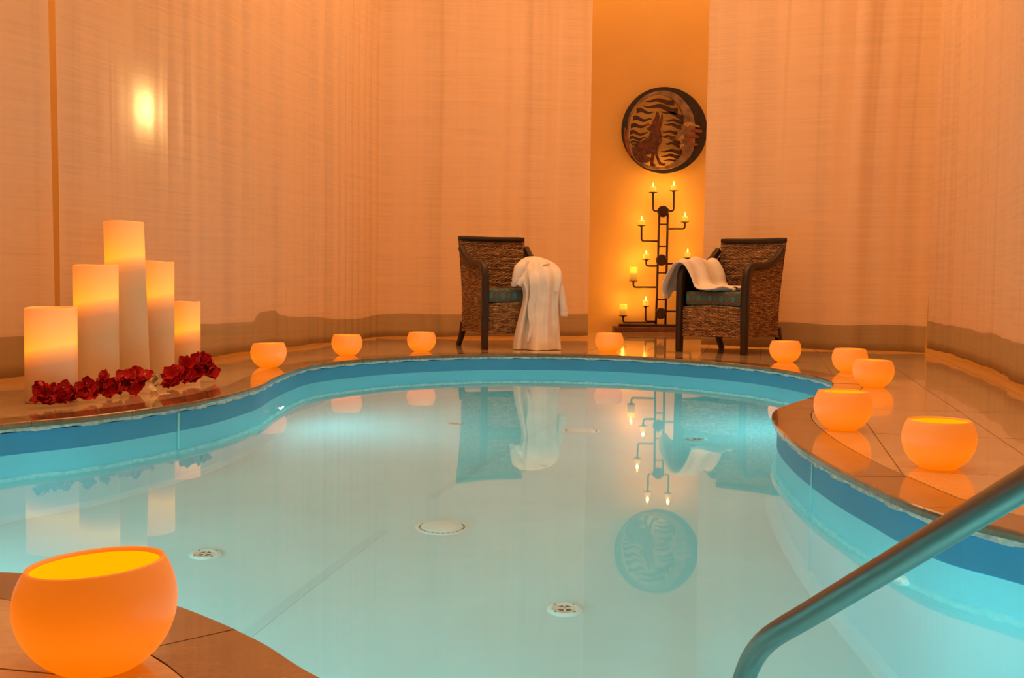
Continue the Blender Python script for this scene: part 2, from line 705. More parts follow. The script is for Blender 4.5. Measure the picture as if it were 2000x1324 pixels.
# ---- pool: coping stones, mortar, liner, bottom
pool = tag(empty('swimming_pool', (0, 0, 0)), 'free-form indoor pool with brown stone coping and aqua vinyl liner', 'pool')


def sweep(section, a0, a1, step=0.03, closed=False):
    """section: (offset, z) polygon swept along the pool edge"""
    bm = bmesh.new()
    n = max(2, int((a1 - a0) / step))
    rings = []
    for i in range(n if closed else n + 1):
        a = a0 + (a1 - a0) * i / n
        rings.append([bm.verts.new((*edge(a, o_), z_)) for o_, z_ in section])
    k = len(section)
    pairs = list(zip(rings, rings[1:])) + ([(rings[-1], rings[0])] if closed else [])
    for A, B in pairs:
        for i in range(k):
            bm.faces.new((A[i], A[(i + 1) % k], B[(i + 1) % k], B[i]))
    if not closed:
        bm.faces.new(rings[0]); bm.faces.new(rings[-1][::-1])
    return bm


nst = int(TOTAL / 0.47)
off0 = 0.13
for i in range(nst):
    a0 = TOTAL * i / nst + off0 + 0.0012
    a1 = TOTAL * (i + 1) / nst + off0 - 0.0012
    dz = rnd.uniform(-0.0006, 0.0006); do = rnd.uniform(-0.0015, 0.0015)
    sec = [(COPE, dz), (0.006 + do, dz), (0.001 + do, -0.003 + dz), (do, -0.010), (0.001 + do, -0.021), (0.006, -0.026), (COPE, -0.026)]
    obj('coping_stone', sweep(sec, a0, a1), M_coping, pool, smooth=False)


def mortar():
    bm = bmesh.new()
    n = 900
    rings = []
    for i in range(n):
        a = TOTAL * i / n
        j = 0.004 * math.sin(i * 1.7) * math.sin(i * 0.37) + rnd.uniform(-0.0015, 0.0015)
        jz = 0.003 * math.sin(i * 0.61) + rnd.uniform(-0.0015, 0.0015)
        rings.append([bm.verts.new((*edge(a, o_), z_)) for o_, z_ in ((0.16, -0.0262), (0.011 + j, -0.0262), (0.013 + j, -0.04 + jz), (0.16, -0.042))])
    for A, B in zip(rings, rings[1:] + rings[:1]):
        for i in range(4):
            bm.faces.new((A[i], A[(i + 1) % 4], B[(i + 1) % 4], B[i]))
    return bm


obj('mortar_bed', mortar(), M_mortar, pool)
obj('waterline_band', sweep([(0.024, -0.043), (0.08, -0.043), (0.08, -0.136), (0.024, -0.136)], 0, TOTAL, 0.04, True), M_band, pool, smooth=False)
obj('liner_wall', sweep([(0.026, -0.136), (0.08, -0.136), (0.08, BOTTOM_Z), (0.026, BOTTOM_Z)], 0, TOTAL, 0.04, True), M_liner, pool, smooth=False)


def disc_mesh(outline, z0, z1):
    bm = bmesh.new()
    v, e, f, _, _, _ = delaunay_2d_cdt(outline, [(i, (i + 1) % len(outline)) for i in range(len(outline))], [], 1, 1e-6)
    top = [bm.verts.new((p.x, p.y, z1)) for p in v]
    bot = [bm.verts.new((p.x, p.y, z0)) for p in v]
    for x in f:
        bm.faces.new([top[i] for i in x]); bm.faces.new([bot[i] for i in reversed(x)])
    n = len(outline)
    for i in range(n):
        j = (i + 1) % n
        bm.faces.new((top[i], top[j], bot[j], bot[i]))
    return bm


obj('pool_bottom', disc_mesh(loop(0.10, 200), BOTTOM_Z - 0.12, BOTTOM_Z), M_bottom, pool)
# rounded foot of the liner where wall meets floor
obj('liner_foot', sweep([(0.026, BOTTOM_Z), (0.026, BOTTOM_Z + 0.05), (0.008, BOTTOM_Z + 0.018), (-0.02, BOTTOM_Z)], 0, TOTAL, 0.05, True), M_liner, pool)

water = tag(obj('pool_water', disc_mesh(loop(0.05, 200), BOTTOM_Z - 0.06, WATER_Z), M_water), 'still clear aqua water filling the pool and mirroring the lit room', 'water', kind='structure')


def arc_near(p):
    best = min(range(900), key=lambda i: (sample(TOTAL * i / 900) - p).length)
    return TOTAL * best / 900


# vertical weld seams of the liner
for px, py in ((1573, 879), (352, 787)):
    a = arc_near(on(px, py).to_2d())
    obj('liner_seam', sweep([(0.0215, -0.045), (0.03, -0.045), (0.03, BOTTOM_Z), (0.0215, BOTTOM_Z)], a - 0.008, a + 0.008, 0.008), M_seam, pool)
# seam strips welded across the pool floor
for pts in ([(455, 1262), (690, 1080)], [(900, 935), (1062, 838)]):
    a, b = through(*pts[0]), through(*pts[1])
    t = (b - a).normalized(); n_ = Vector((-t.y, t.x, 0))
    a = a - t * 0.4; b = b + t * 0.3
    vsx = [a - n_ * .02, b - n_ * .02, b + n_ * .02, a + n_ * .02]
    pyobj('floor_seam', [(p.x, p.y, z) for z in (BOTTOM_Z - 0.002, BOTTOM_Z + 0.002) for p in vsx],
          [(0, 3, 2, 1), (4, 5, 6, 7), (0, 1, 5, 4), (1, 2, 6, 5), (2, 3, 7, 6), (3, 0, 4, 7)], M_seam, pool)


def drain(px, py, r):
    c = through(px, py)
    bm = add_lathe(bmesh.new(), [(r * 1.12, 0), (r * 1.1, 0.006), (r * 1.0, 0.011), (r * 0.985, 0.011), (r * 0.97, 0.007), (r * 0.9, 0.007), (r * 0.885, 0.02), (r * 0.6, 0.026), (0, 0.028)], 48)
    o = obj('drain_cover', bm, M_drain, pool, smooth=True)
    o.location = c
    o['label'] = 'round white drain cover with slots around its rim'
    me = None
    for k in range(26):
        if me is None:
            sb = bmesh.new(); add_box(sb, r * 0.905, r * 0.97, -r * 0.07, r * 0.07, 0.0065, 0.0085)
            s0 = obj('slot', sb, M_slot, o); me = s0.data
        else:
            s0 = link('slot', me, None, o)
        s0.rotation_euler = (0, 0, 2 * PI * k / 26)


def inlet(px, py, r):
    c = through(px, py)
    bm = add_lathe(bmesh.new(), [(r, 0), (r * .98, 0.008), (r * .75, 0.016), (r * .7, 0.016), (r * .62, 0.010), (0, 0.010)], 32)
    o = obj('floor_inlet', bm, M_drain, pool, smooth=True)
    o.location = c
    sb = bmesh.new()
    add_lathe(sb, [(0, 0.0115), (r * .4, 0.0115), (r * .4, 0.0095)], 20)
    h_ = obj('nozzle_hole', sb, M_slot, o)
    sb = bmesh.new(); add_box(sb, -r * .06, r * .06, -r * .5, r * .5, 0.011, 0.016); add_box(sb, -r * .5, r * .5, -r * .06, r * .06, 0.011, 0.016)
    obj('cross_bar', sb, M_drain, o)
    for k in range(4):
        sb = bmesh.new(); a = PI / 4 + k * PI / 2
        add_lathe(sb, [(0, 0.0172), (r * .07, 0.0172), (r * .07, 0.015)], 8, (r * .74 * math.cos(a), r * .74 * math.sin(a), 0))
        obj('screw', sb, M_slot, o)


drain(863, 1030, 0.093)
drain(1135, 841, 0.095)
for px, py in ((401, 1083), (1103, 1191), (1361, 858), (888, 827.5)):
    inlet(px, py, 0.058)


def pool_lamp(arc, z, power, lamp_r=0.024, lit=True, label=None):
    p = edge(arc, 0.024)
    t = (edge(arc + .02) - edge(arc - .02)).normalized()
    out = Vector((t.y, -t.x)) * SGN
    o = empty('pool_light', (p.x, p.y, z), math.atan2(-out.y, -out.x))
    o.parent = pool
    if label: o['label'] = label
    Mx = Matrix.Rotation(R(90), 4, 'Y')
    bm = add_lathe(bmesh.new(), [(lamp_r * 1.7, -0.006), (lamp_r * 1.65, 0.012), (lamp_r * 1.2, 0.018), (lamp_r * 1.05, 0.012)], 28)
    bmesh.ops.transform(bm, matrix=Mx, verts=bm.verts)
    obj('bezel', bm, M_white, o, smooth=True)
    bm = add_lathe(bmesh.new(), [(lamp_r * 1.06, 0.010), (lamp_r * .8, 0.016), (0, 0.019)], 24)
    bmesh.ops.transform(bm, matrix=Mx, verts=bm.verts)
    obj('lens', bm, M_lamp if lit else M_white, o, smooth=True)
    if lit and power:
        q = p - out * 0.03
        dirn = Vector((-out.x, -out.y, -0.12)).normalized()
        l = area('pool_lamp_light', (q.x, q.y, z), (0.07, 0.07), power * 0.26, (0.40, 0.97, 1.0), dirn.to_track_quat('-Z', 'Y').to_euler())
    return o


LAMPS = [  # arc position, depth, watts
    (arc_near(on(548, 733).to_2d()), -0.62, 46),
    (arc_near(Vector((-2.25, 3.6))), -0.62, 26),
    (arc_near(Vector((0.3, 1.15))), -0.7, 62),
    (arc_near(Vector((-1.35, 2.24))), -0.7, 50),
    (arc_near(on(1620, 746).to_2d()), -0.6, 56),
]
for a, z, pw in LAMPS:
    pool_lamp(a, z, pw)
pool_lamp(arc_near(on(1745, 968).to_2d()), -0.5, 0, 0.03, lit=False)
pool_lamp(arc_near(on(528, 744).to_2d()), -0.42, 0, 0.025, lit=False)

# ================================================================ CURTAINS
TOPZ = 4.2


def curtain(name, label, path_px, seed, hem_h=0.215, gap=(0.03, 0.03), lean=(0.0, 0.0), extra=None, amp=0.045, hem_bump=None):
    """sheet hanging along a floor path; folds deepen towards the top heading"""
    rg = random.Random(seed)
    pts = [p if isinstance(p, Vector) else on(*p).to_2d() for p in path_px]
    if extra: pts = extra[0] + pts + extra[1]
    path = catmull([Vector((p.x, p.y)) for p in pts], 6)
    LL = [0.0]
    for a, b in zip(path, path[1:]): LL.append(LL[-1] + (b - a).length)
    tot = LL[-1]
    nx = int(tot / 0.014)
    ph = [rg.uniform(0, 6.28) for _ in range(10)]
    wl = [rg.uniform(0.13, 0.36) for _ in range(4)]
    creases = [(rg.uniform(0, tot), rg.uniform(0.008, 0.016), rg.uniform(0.008, 0.02), rg.uniform(-0.15, 0.15)) for _ in range(int(tot * 6))]

    def pt(s, z, out=0.0):
        tz = z / TOPZ
        sh = lean[0] * (1 - s / tot) + lean[1] * (s / tot)
        s2 = s + sh * tz
        a = min(max(s2, 0), tot)
        k = max(i for i in range(len(LL) - 1) if LL[i] <= a) if a > 0 else 0
        t = (path[k + 1] - path[k])
        tn = t.normalized()
        p = path[k] + tn * (s2 - LL[k])
        nn = Vector((tn.y, -tn.x))
        d = 0
        sw = s + 0.05 * math.sin(2.2 * z + ph[0]) * 0.3
        for i, w in enumerate(wl):
            mod = 0.55 + 0.45 * math.sin(s * (1.1 + i * .7) + ph[i])
            d += math.sin(2 * PI * sw / w + ph[i + 4] + 0.25 * math.sin(1.3 * z + i)) * mod * (0.45 + 0.55 * tz) / len(wl)
        d *= amp
        for cs, cw, ca, cl in creases:
            x = (s - cs - cl * (tz - .3) * 0.4) / cw
            if abs(x) < 3: d += -ca * math.exp(-x * x) * (0.25 + 0.75 * tz) * 0.8
        return Vector((p.x + nn.x * (d + out), p.y + nn.y * (d + out), z))

    cache_s = [tot * i / nx for i in range(nx + 1)]
    gz = lambda s: gap[0] * (1 - s / tot) + gap[1] * (s / tot) + 0.004 * math.sin(9 * s + ph[1])
    ht = lambda s: gz(s) + hem_h + (0.004 * math.sin(6 * s + ph[2])) + (hem_bump(s / tot) if hem_bump else 0)
    zs = [0.0] + [i / 26 for i in range(1, 27)]
    V, Fc = [], []
    for q in zs:
        for s in cache_s:
            z0 = ht(s) - 0.02
            V.append(pt(s, z0 + (TOPZ - z0) * q))
    W = nx + 1
    for j in range(len(zs) - 1):
        for i in range(nx):
            Fc.append((j * W + i, j * W + i + 1, (j + 1) * W + i + 1, (j + 1) * W + i))
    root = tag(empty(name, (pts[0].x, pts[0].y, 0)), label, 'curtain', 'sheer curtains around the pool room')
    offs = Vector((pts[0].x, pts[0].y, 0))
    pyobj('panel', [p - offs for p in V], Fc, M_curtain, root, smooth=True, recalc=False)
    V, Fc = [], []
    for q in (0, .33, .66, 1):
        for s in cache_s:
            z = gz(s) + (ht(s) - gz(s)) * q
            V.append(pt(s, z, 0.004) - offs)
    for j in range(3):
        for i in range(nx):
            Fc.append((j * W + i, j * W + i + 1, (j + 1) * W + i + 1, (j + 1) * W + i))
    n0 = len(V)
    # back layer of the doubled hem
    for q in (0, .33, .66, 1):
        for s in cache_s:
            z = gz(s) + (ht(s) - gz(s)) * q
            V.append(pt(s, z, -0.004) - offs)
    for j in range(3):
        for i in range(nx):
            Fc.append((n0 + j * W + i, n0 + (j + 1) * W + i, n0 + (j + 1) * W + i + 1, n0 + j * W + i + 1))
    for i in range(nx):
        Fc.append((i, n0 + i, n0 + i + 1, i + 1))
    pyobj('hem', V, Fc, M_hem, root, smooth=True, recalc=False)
    # curtain track above
    tb = bmesh.new()
    step = max(1, nx // 30)
    tp = [pt(s, TOPZ) - offs for s in cache_s[::step]]
    tp2 = [Vector((p.x, p.y, TOPZ + 0.02)) for p in tp]
    add_tube(tb, tp2, 0.018, 6)
    obj('curtain_rod', tb, M_white, root)
    return root


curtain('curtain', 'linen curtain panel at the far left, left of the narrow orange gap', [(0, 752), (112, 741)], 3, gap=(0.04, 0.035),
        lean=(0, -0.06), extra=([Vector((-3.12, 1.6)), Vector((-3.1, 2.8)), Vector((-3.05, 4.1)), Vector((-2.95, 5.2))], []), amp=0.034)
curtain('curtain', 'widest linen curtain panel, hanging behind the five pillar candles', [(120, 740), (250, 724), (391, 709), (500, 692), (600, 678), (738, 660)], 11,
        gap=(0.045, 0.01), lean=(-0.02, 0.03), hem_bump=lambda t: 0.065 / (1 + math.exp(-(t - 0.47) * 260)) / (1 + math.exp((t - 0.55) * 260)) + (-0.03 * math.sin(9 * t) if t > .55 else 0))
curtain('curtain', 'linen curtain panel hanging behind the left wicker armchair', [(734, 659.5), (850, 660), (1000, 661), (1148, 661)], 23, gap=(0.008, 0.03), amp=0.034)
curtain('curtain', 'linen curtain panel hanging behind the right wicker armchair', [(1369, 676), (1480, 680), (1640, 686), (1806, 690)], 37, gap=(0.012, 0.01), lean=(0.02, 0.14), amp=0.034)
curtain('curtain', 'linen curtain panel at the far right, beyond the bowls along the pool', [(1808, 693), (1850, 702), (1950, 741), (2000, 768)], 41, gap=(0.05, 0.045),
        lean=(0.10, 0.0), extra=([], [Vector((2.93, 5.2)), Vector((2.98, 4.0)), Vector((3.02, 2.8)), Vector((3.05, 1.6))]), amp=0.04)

# wall lamp glowing behind the wide left curtain
pc = at(262, 228, 7.0)
tt = (on(391, 709) - on(250, 724)).normalized()
w0 = on(250, 724)
k_ = 0.0
sx = w0 + tt * 0.05
sconce = tag(empty('pendant_lamp', (X0, 0, 0)), 'small hanging lamp glowing through the wide left curtain above the candles', 'lamp')
dq = ray(262, 226)
# intersect with a plane parallel to the curtain 0.16 m behind it
nn = Vector((-tt.y, tt.x, 0))
if nn.x > 0: nn = -nn
p0 = w0 + nn * 0.09
tq = (p0 - EYE).dot(nn) / dq.dot(nn)
S = EYE + dq * tq
sconce.location = S
bm = add_lathe(bmesh.new(), [(0, -0.06), (0.02, -0.055), (0.03, -0.03), (0.03, 0.06), (0.022, 0.13), (0.0, 0.135)], 20)
obj('glass_shade', bm, glow('sconce_glass', (1.0, 0.72, 0.3), 22.0), sconce, smooth=True)
bm = bmesh.new()
add_tube(bm, [(0, 0, 0.13), (0, 0, (H - S.z) / 2), (0, 0, H - S.z - 0.02)], 0.006, 8)
obj('cord', bm, M_iron, sconce, smooth=True)
bm = add_lathe(bmesh.new(), [(0, H - S.z - 0.03), (0.05, H - S.z - 0.03), (0.055, H - S.z - 0.001), (0, H - S.z - 0.001)], 20)
obj('ceiling_rose', bm, M_iron, sconce)

# ================================================================ ARMCHAIRS
def weave(bm, fn, rows, cols, r=0.0042, amp=0.0035, jitter=0.002, sub=2, seed=1):
    rg = random.Random(seed)
    for j in range(rows):
        t = (j + 0.5) / rows
        rr = r * rg.uniform(0.8, 1.25)
        jt = [rg.uniform(-1, 1) for _ in range(cols * sub + 2)]
        pts = []
        n = cols * sub
        for i in range(n + 1):
            s = i / n
            p, nr = fn(s, t)
            w = math.cos(PI * (i / sub + j)) * amp
            pts.append(p + nr * (w + jt[i] * jitter * 0.6) + Vector((0, 0, jt[i] * jitter)))
        # 4-sided strand, flattened
        prev = None
        for i, p in enumerate(pts):
            _, nr = fn(i / n, t)
            ring = [bm.verts.new(p + nr * rr * 0.8), bm.verts.new(p + Vector((0, 0, rr * 1.25))), bm.verts.new(p - nr * rr * 0.8), bm.verts.new(p - Vector((0, 0, rr * 1.25)))]
            if prev:
                for k in range(4):
                    bm.faces.new((prev[k], prev[(k + 1) % 4], ring[(k + 1) % 4], ring[k]))
            prev = ring
    for c_ in range(1, cols, 2):
        pts = []
        for j in range(13):
            p, nr = fn(c_ / cols, j / 12)
            pts.append(p + nr * 0.0035)
        add_tube(bm, pts, 0.0019, 4)


def arm_z(y):
    """height of the arm rail along the chair"""
    ks = [(-0.30, 0.60), (-0.27, 0.665), (-0.22, 0.69), (-0.1, 0.69), (0.02, 0.70), (0.12, 0.73), (0.2, 0.775), (0.26, 0.82)]
    for (a, za), (b, zb) in zip(ks, ks[1:]):
        if y <= b: return za + (zb - za) * max(0, (y - a)) / (b - a)
    return ks[-1][1]


def back_y(z):
    return 0.235 + 0.085 * max(0, (z - 0.35) / 0.6) ** 1.3 + 0.02 * max(0, 0.35 - z)


def make_chair(label):
    t = tag(empty('wicker_armchair'), label, 'chair', 'wicker armchairs by the pool')
    for s in (-1, 1):
        x = 0.30 * s
        path = catmull([(x, -0.30, 0.0), (x, -0.30, 0.2), (x, -0.298, 0.45), (x, -0.292, 0.6), (x, -0.262, 0.668), (x, -0.19, 0.697), (x, -0.06, 0.698), (x, 0.06, 0.715),
                        (x, 0.15, 0.75), (x, 0.215, 0.795), (x, 0.262, 0.835)], 5)
        n = len(path)
        rad = [1.0 + 0.15 * math.sin(PI * min(1, i / (n * .55))) for i in range(n)]
        obj('arm_rail', add_tube(bmesh.new(), path, rad, 12, flat=(0.024, 0.026)), M_frame, t, smooth=True)
        obj('leg', add_tube(bmesh.new(), catmull([(x * .93, 0.245, 0.2), (x * .95, 0.27, 0.1), (x * .97, 0.335, 0.0)], 5), [1.15, 1.1, 1.08, 1.05, 1, 1, .95, .9, .88, .86, .84], 10, flat=(0.023, 0.023)), M_frame, t, smooth=True)
        bm = bmesh.new()

        def side(u, v, s=s):
            y = -0.275 + 0.52 * u
            z0 = 0.125 + 0.012 * math.sin(PI * u)
            z1 = arm_z(y) - 0.02
            z = z0 + (z1 - z0) * v
            bulge = 0.012 * math.sin(PI * u) * math.sin(PI * min(1, v * 1.1))
            yy = y + (back_y(z) - 0.25) * u
            return Vector((s * (0.297 + bulge), yy, z)), Vector((s, 0, 0))
        weave(bm, side, 52, 24, seed=3 + s)
        obj('side_panel', bm, M_weave, t)
        # inner backing that the strands are woven over
        bm = bmesh.new()
        N_, K_ = 12, 10
        g = [[bm.verts.new(side(i / N_, j / K_)[0] - Vector((s * 0.006, 0, 0))) for i in range(N_ + 1)] for j in range(K_ + 1)]
        for j in range(K_):
            for i in range(N_): bm.faces.new((g[j][i], g[j][i + 1], g[j + 1][i + 1], g[j + 1][i]))
        bmesh.ops.solidify(bm, geom=list(bm.faces), thickness=0.004)
        obj('side_lining', bm, M_frame, t)

    def back(u, v):
        z = 0.14 + (0.905 - 0.14) * v
        x = (u - .5) * 2 * (0.285 + 0.02 * v)
        y = back_y(z) + 0.03 * (1 - (2 * u - 1) ** 2) * min(1, v * 2)
        return Vector((x, y, z)), Vector((0, -1, 0))
    bm = bmesh.new(); weave(bm, back, 66, 28, seed=9)
    obj('backrest', bm, M_weave, t)
    bm = bmesh.new()
    g = [[bm.verts.new(back(i / 14, j / 12)[0] + Vector((0, 0.010, 0))) for i in range(15)] for j in range(13)]
    for j in range(12):
        for i in range(14): bm.faces.new((g[j][i], g[j][i + 1], g[j + 1][i + 1], g[j + 1][i]))
    bmesh.ops.solidify(bm, geom=list(bm.faces), thickness=0.006)
    obj('back_lining', bm, M_frame, t)
    tr = [(-0.302 + 0.604 * i / 10, back(i / 10, 1)[0].y, 0.916 - 0.004 * math.sin(PI * i / 10)) for i in range(11)]
    obj('top_rail', add_tube(bmesh.new(), tr, [.8] + [1] * 9 + [.8], 12, flat=(0.021, 0.022)), M_frame, t, smooth=True)

    def front(u, v):
        z = 0.125 + 0.012 * math.sin(PI * u) + 0.245 * v
        return Vector(((u - .5) * 0.55, -0.292, z)), Vector((0, -1, 0))
    bm = bmesh.new(); weave(bm, front, 22, 26, seed=17)
    obj('front_panel', bm, M_weave, t)
    obj('front_lining', add_box(bmesh.new(), -0.28, 0.28, -0.283, -0.275, 0.13, 0.37), M_frame, t)
    obj('seat_frame', add_box(bmesh.new(), -0.285, 0.285, -0.285, 0.235, 0.345, 0.372, bev=0.004), M_frame, t)
    bm = add_box(bmesh.new(), -0.268, 0.268, -0.282, 0.215, 0.0, 0.118, bev=0.028)
    cu = obj('cushion', bm, M_cushion, t, smooth=True)
    cu.location = (0, 0, 0.374)
    return t


chair_l = make_chair('wicker armchair with a robe hanging from its arm to the floor')
chair_l.location = (-0.061, 9.673, 0); chair_l.rotation_euler = (0, 0, R(23))
chair_r = copy_tree(chair_l)
chair_r['label'] = 'wicker armchair right of the candle stand with a robe bunched on its seat'
chair_r.location = (1.784, 9.373, 0); chair_r.rotation_euler = (0, 0, R(-42))


# ---- robe hanging to the floor over the left chair's arm
def robe_hanging():
    root = tag(empty('bathrobe', (0.42, 9.4, 0)), 'white bathrobe hanging to the floor over the arm of the left armchair', 'robe', 'white bathrobes on the armchairs')
    B = root.location
    rows = [(500.5, 1033, 1049, .02), (503, 1024, 1058, .05), (508, 1018, 1073, .07), (515, 1014, 1086, .085), (524, 1010, 1094, .095), (534, 1008, 1098, .10), (545, 1010, 1098.5, .10),
            (556, 1016, 1096.5, .10), (568, 1022, 1093, .10), (585, 1022, 1090.5, .095), (605, 1017, 1090.5, .095), (630, 1010.5, 1092, .10), (655, 1004.5, 1093.5, .11), (672, 1002, 1095, .115), (684.5, 1001, 1096, .12)]
    n = 72

    def yc(tj): return 9.53 - 0.13 * min(1, tj * 2.4) - 0.03 * tj

    def fy(px, py, d=0.0):
        for j in range(len(rows) - 1):
            if rows[j + 1][0] >= py: break
        a, b = rows[j], rows[j + 1]
        q = min(1, max(0, (py - a[0]) / (b[0] - a[0])))
        xl, xr, dep = [a[k] + (b[k] - a[k]) * q for k in (1, 2, 3)]
        u = max(-0.98, min(0.98, (px - (xl + xr) / 2) / ((xr - xl) / 2)))
        return at(px, py, yc((j + q) / (len(rows) - 1)) - dep * math.sqrt(1 - u * u) + d)
    V, Fc = [], []
    for j, (y, xl, xr, dep) in enumerate(rows):
        tj = j / (len(rows) - 1)
        Yc = yc(tj)
        a, b = at(xl, y, Yc), at(xr, y, Yc)
        c = (a + b) / 2
        hw = (b - a).length / 2
        for i in range(n):
            th = 2 * PI * i / n
            fold = 0.0
            k = min(1, tj * 1.6)
            fold += 0.26 * math.sin(5 * th + 1.3 + 1.4 * tj) + 0.18 * math.sin(9 * th + 0.4 - 2.0 * tj) + 0.04 * math.sin(17 * th + tj * 3)
            front = max(0.0, -math.sin(th))
            dx = math.cos(th) * hw * (1 - 0.015 * math.sin(7 * th))
            dy = math.sin(th) * dep * (1 + fold * k * (0.5 + front))
            cr = 0.012 * math.sin(23 * dx + 7 * tj) * k * front
            zz = c.z
            if j >= len(rows) - 2: zz += 0.008 * math.sin(5 * th + 2) * (1 if j == len(rows) - 1 else .4)
            V.append(Vector((c.x + dx, c.y + dy - cr, max(0.004, zz))) - B)
    for j in range(len(rows) - 1):
        for i in range(n):
            Fc.append((j * n + i, j * n + (i + 1) % n, (j + 1) * n + (i + 1) % n, (j + 1) * n + i))
    Fc.append(tuple(range(n)))
    o = pyobj('robe_body', V, Fc, M_robe, root, smooth=True)
    md = o.modifiers.new('s', 'SUBSURF'); md.levels = 1; md.render_levels = 1
    # right sleeve hanging free
    def sleeve(pts, rads, name='sleeve', sq=(1.0, 0.6)):
        bm = bmesh.new()
        P = catmull(pts, 4); n_ = len(P)
        rr = []
        for i in range(n_):
            q = i / (n_ - 1) * (len(rads) - 1); k = min(int(q), len(rads) - 2)
            rr.append((rads[k] + (rads[k + 1] - rads[k]) * (q - k)) * (1 + 0.05 * math.sin(i * 1.9)))
        add_tube(bm, [p - B for p in P], rr, 14)
        oo = obj(name, bm, M_robe, root, smooth=True)
        return oo
    sleeve([at(1088, 545, 9.44), at(1094, 566, 9.41), at(1098, 590, 9.41), at(1101, 612, 9.42)], [0.03, 0.034, 0.034, 0.036])
    bm = bmesh.new(); add_tube(bm, [at(1101, 608, 9.42) - B, at(1100, 617, 9.425) - B], [0.04, 0.036], 14)
    obj('cuff', bm, M_robe, root, smooth=True)
    # left sleeve gathered on the cushion
    sleeve([at(1027, 512, 9.43), at(1016, 525, 9.38), at(1011, 541, 9.36), at(1006, 552, 9.35), at(999, 557, 9.36)], [0.04, 0.05, 0.045, 0.034, 0.012])
    sleeve([at(1030, 538, 9.38), at(1019, 548, 9.33), at(1013, 558, 9.32)], [0.03, 0.028, 0.02])
    # lapel folded across the front
    pts = [fy(*q) for q in ((1038, 504), (1036, 525), (1040, 548), (1042, 575), (1037, 605), (1039, 640), (1030, 668))]
    bm = bmesh.new(); P = catmull(pts, 4)
    add_tube(bm, [p - B for p in P], [0.008 + 0.016 * math.sin(PI * i / (len(P) - 1)) for i in range(len(P))], 10, flat=(0.6, 1.3))
    obj('lapel', bm, M_robe, root, smooth=True)
    # pocket edge and belt stitching
    bm = bmesh.new()
    add_tube(bm, [fy(1064, 563) - B, fy(1076, 567) - B, fy(1088, 571) - B], 0.004, 6)
    obj('pocket_edge', bm, M_robe, root, smooth=True)
    # tiny embroidered script near the collar
    bm = bmesh.new()
    for x0 in range(6):
        px = 1060 + x0 * 2.3
        add_tube(bm, [fy(px, 520.5 - x0 * .55, -.022) - B, fy(px + 1.0, 517 - x0 * .6, -.022) - B, fy(px + 2.0, 520 - x0 * .6, -.022) - B], 0.0016, 5)
    obj('embroidery', bm, M_slot, root)
    return root


robe_hanging()


def robe_bunched():
    """sheet draped over the arm and along the cushion, in the right chair's own frame"""
    root = tag(empty('bathrobe'), 'white bathrobe bunched over the arm and seat of the right armchair', 'robe', 'white bathrobes on the armchairs')
    root.location = chair_r.location; root.rotation_euler = chair_r.rotation_euler
    prof = [(-0.405, 0.50), (-0.425, 0.545), (-0.415, 0.60), (-0.375, 0.665), (-0.335, 0.725), (-0.29, 0.748), (-0.245, 0.735), (-0.205, 0.68), (-0.175, 0.62),
            (-0.145, 0.565), (-0.10, 0.53), (-0.03, 0.517), (0.05, 0.513), (0.12, 0.508)]
    prof = catmull([Vector((a, 0, b)) for a, b in prof], 3)
    nv = 40
    V, Fc = [], []
    M_ = len(prof)
    for j in range(nv + 1):
        v = j / nv
        y = -0.36 + 0.50 * v
        for i, p in enumerate(prof):
            q = i / (M_ - 1)
            x, z = p.x, p.z
            outer = max(0, 1 - q / 0.38)
            inner = max(0, (q - 0.62) / 0.38)
            z += outer * (-0.10 * math.exp(-((v - 0.12) / 0.16) ** 2) + 0.02 * math.sin(8 * v))
            x += outer * (-0.03 * math.sin(5 * v + 1))
            z += 0.010 * math.sin(11 * v + 5 * q) * (1 - inner) + 0.006 * math.sin(23 * v + 9 * q) * (1 - inner * .8)
            x += 0.012 * math.sin(14 * v + 3 * q) * (1 - inner)
            z += inner * 0.008 * (1 + math.sin(16 * v + 12 * q))
            if v < .2: z -= (0.2 - v) * 0.18 * (1 - outer) * (1 - inner)
            x -= inner * 0.12 * abs(v - 0.35)
            V.append(Vector((x, y + 0.015 * math.sin(9 * q + 2), z)))
    for j in range(nv):
        for i in range(M_ - 1):
            Fc.append((j * M_ + i, j * M_ + i + 1, (j + 1) * M_ + i + 1, (j + 1) * M_ + i))
    o = pyobj('robe_body', V, Fc, M_robe, root, smooth=True)
    md = o.modifiers.new('t', 'SOLIDIFY'); md.thickness = 0.014; md.offset = 1.0
    md = o.modifiers.new('s', 'SUBSURF'); md.levels = 1; md.render_levels = 1
    # a gathered sleeve lying along the seat front
    bm = bmesh.new()
    P = catmull([(-0.20, -0.20, 0.55), (-0.14, -0.215, 0.525), (-0.05, -0.215, 0.515), (0.05, -0.20, 0.512), (0.13, -0.16, 0.508)], 5)
    add_tube(bm, P, [0.03 * (1 - 0.5 * i / (len(P) - 1)) * (1 + .15 * math.sin(i * 1.7)) for i in range(len(P))], 12, flat=(0.75, 1.2))
    obj('sleeve', bm, M_robe, root, smooth=True)
    return root


robe_bunched()

# ================================================================ CANDLE STAND
YS = 12.9
stand = tag(empty('candle_stand', at(1291, 634, YS)), 'tall dark iron candelabrum with discs and bent arms against the orange wall', 'candle stand')
SB = stand.location.copy()


def sp(px, py, dy=0.0):
    return at(px, py, YS + dy) - SB


def tube_obj(name, pts, r, parent, mat=M_iron, seg=8, **kw):
    return obj(name, add_tube(bmesh.new(), pts, r, seg, **kw), mat, parent, smooth=True)


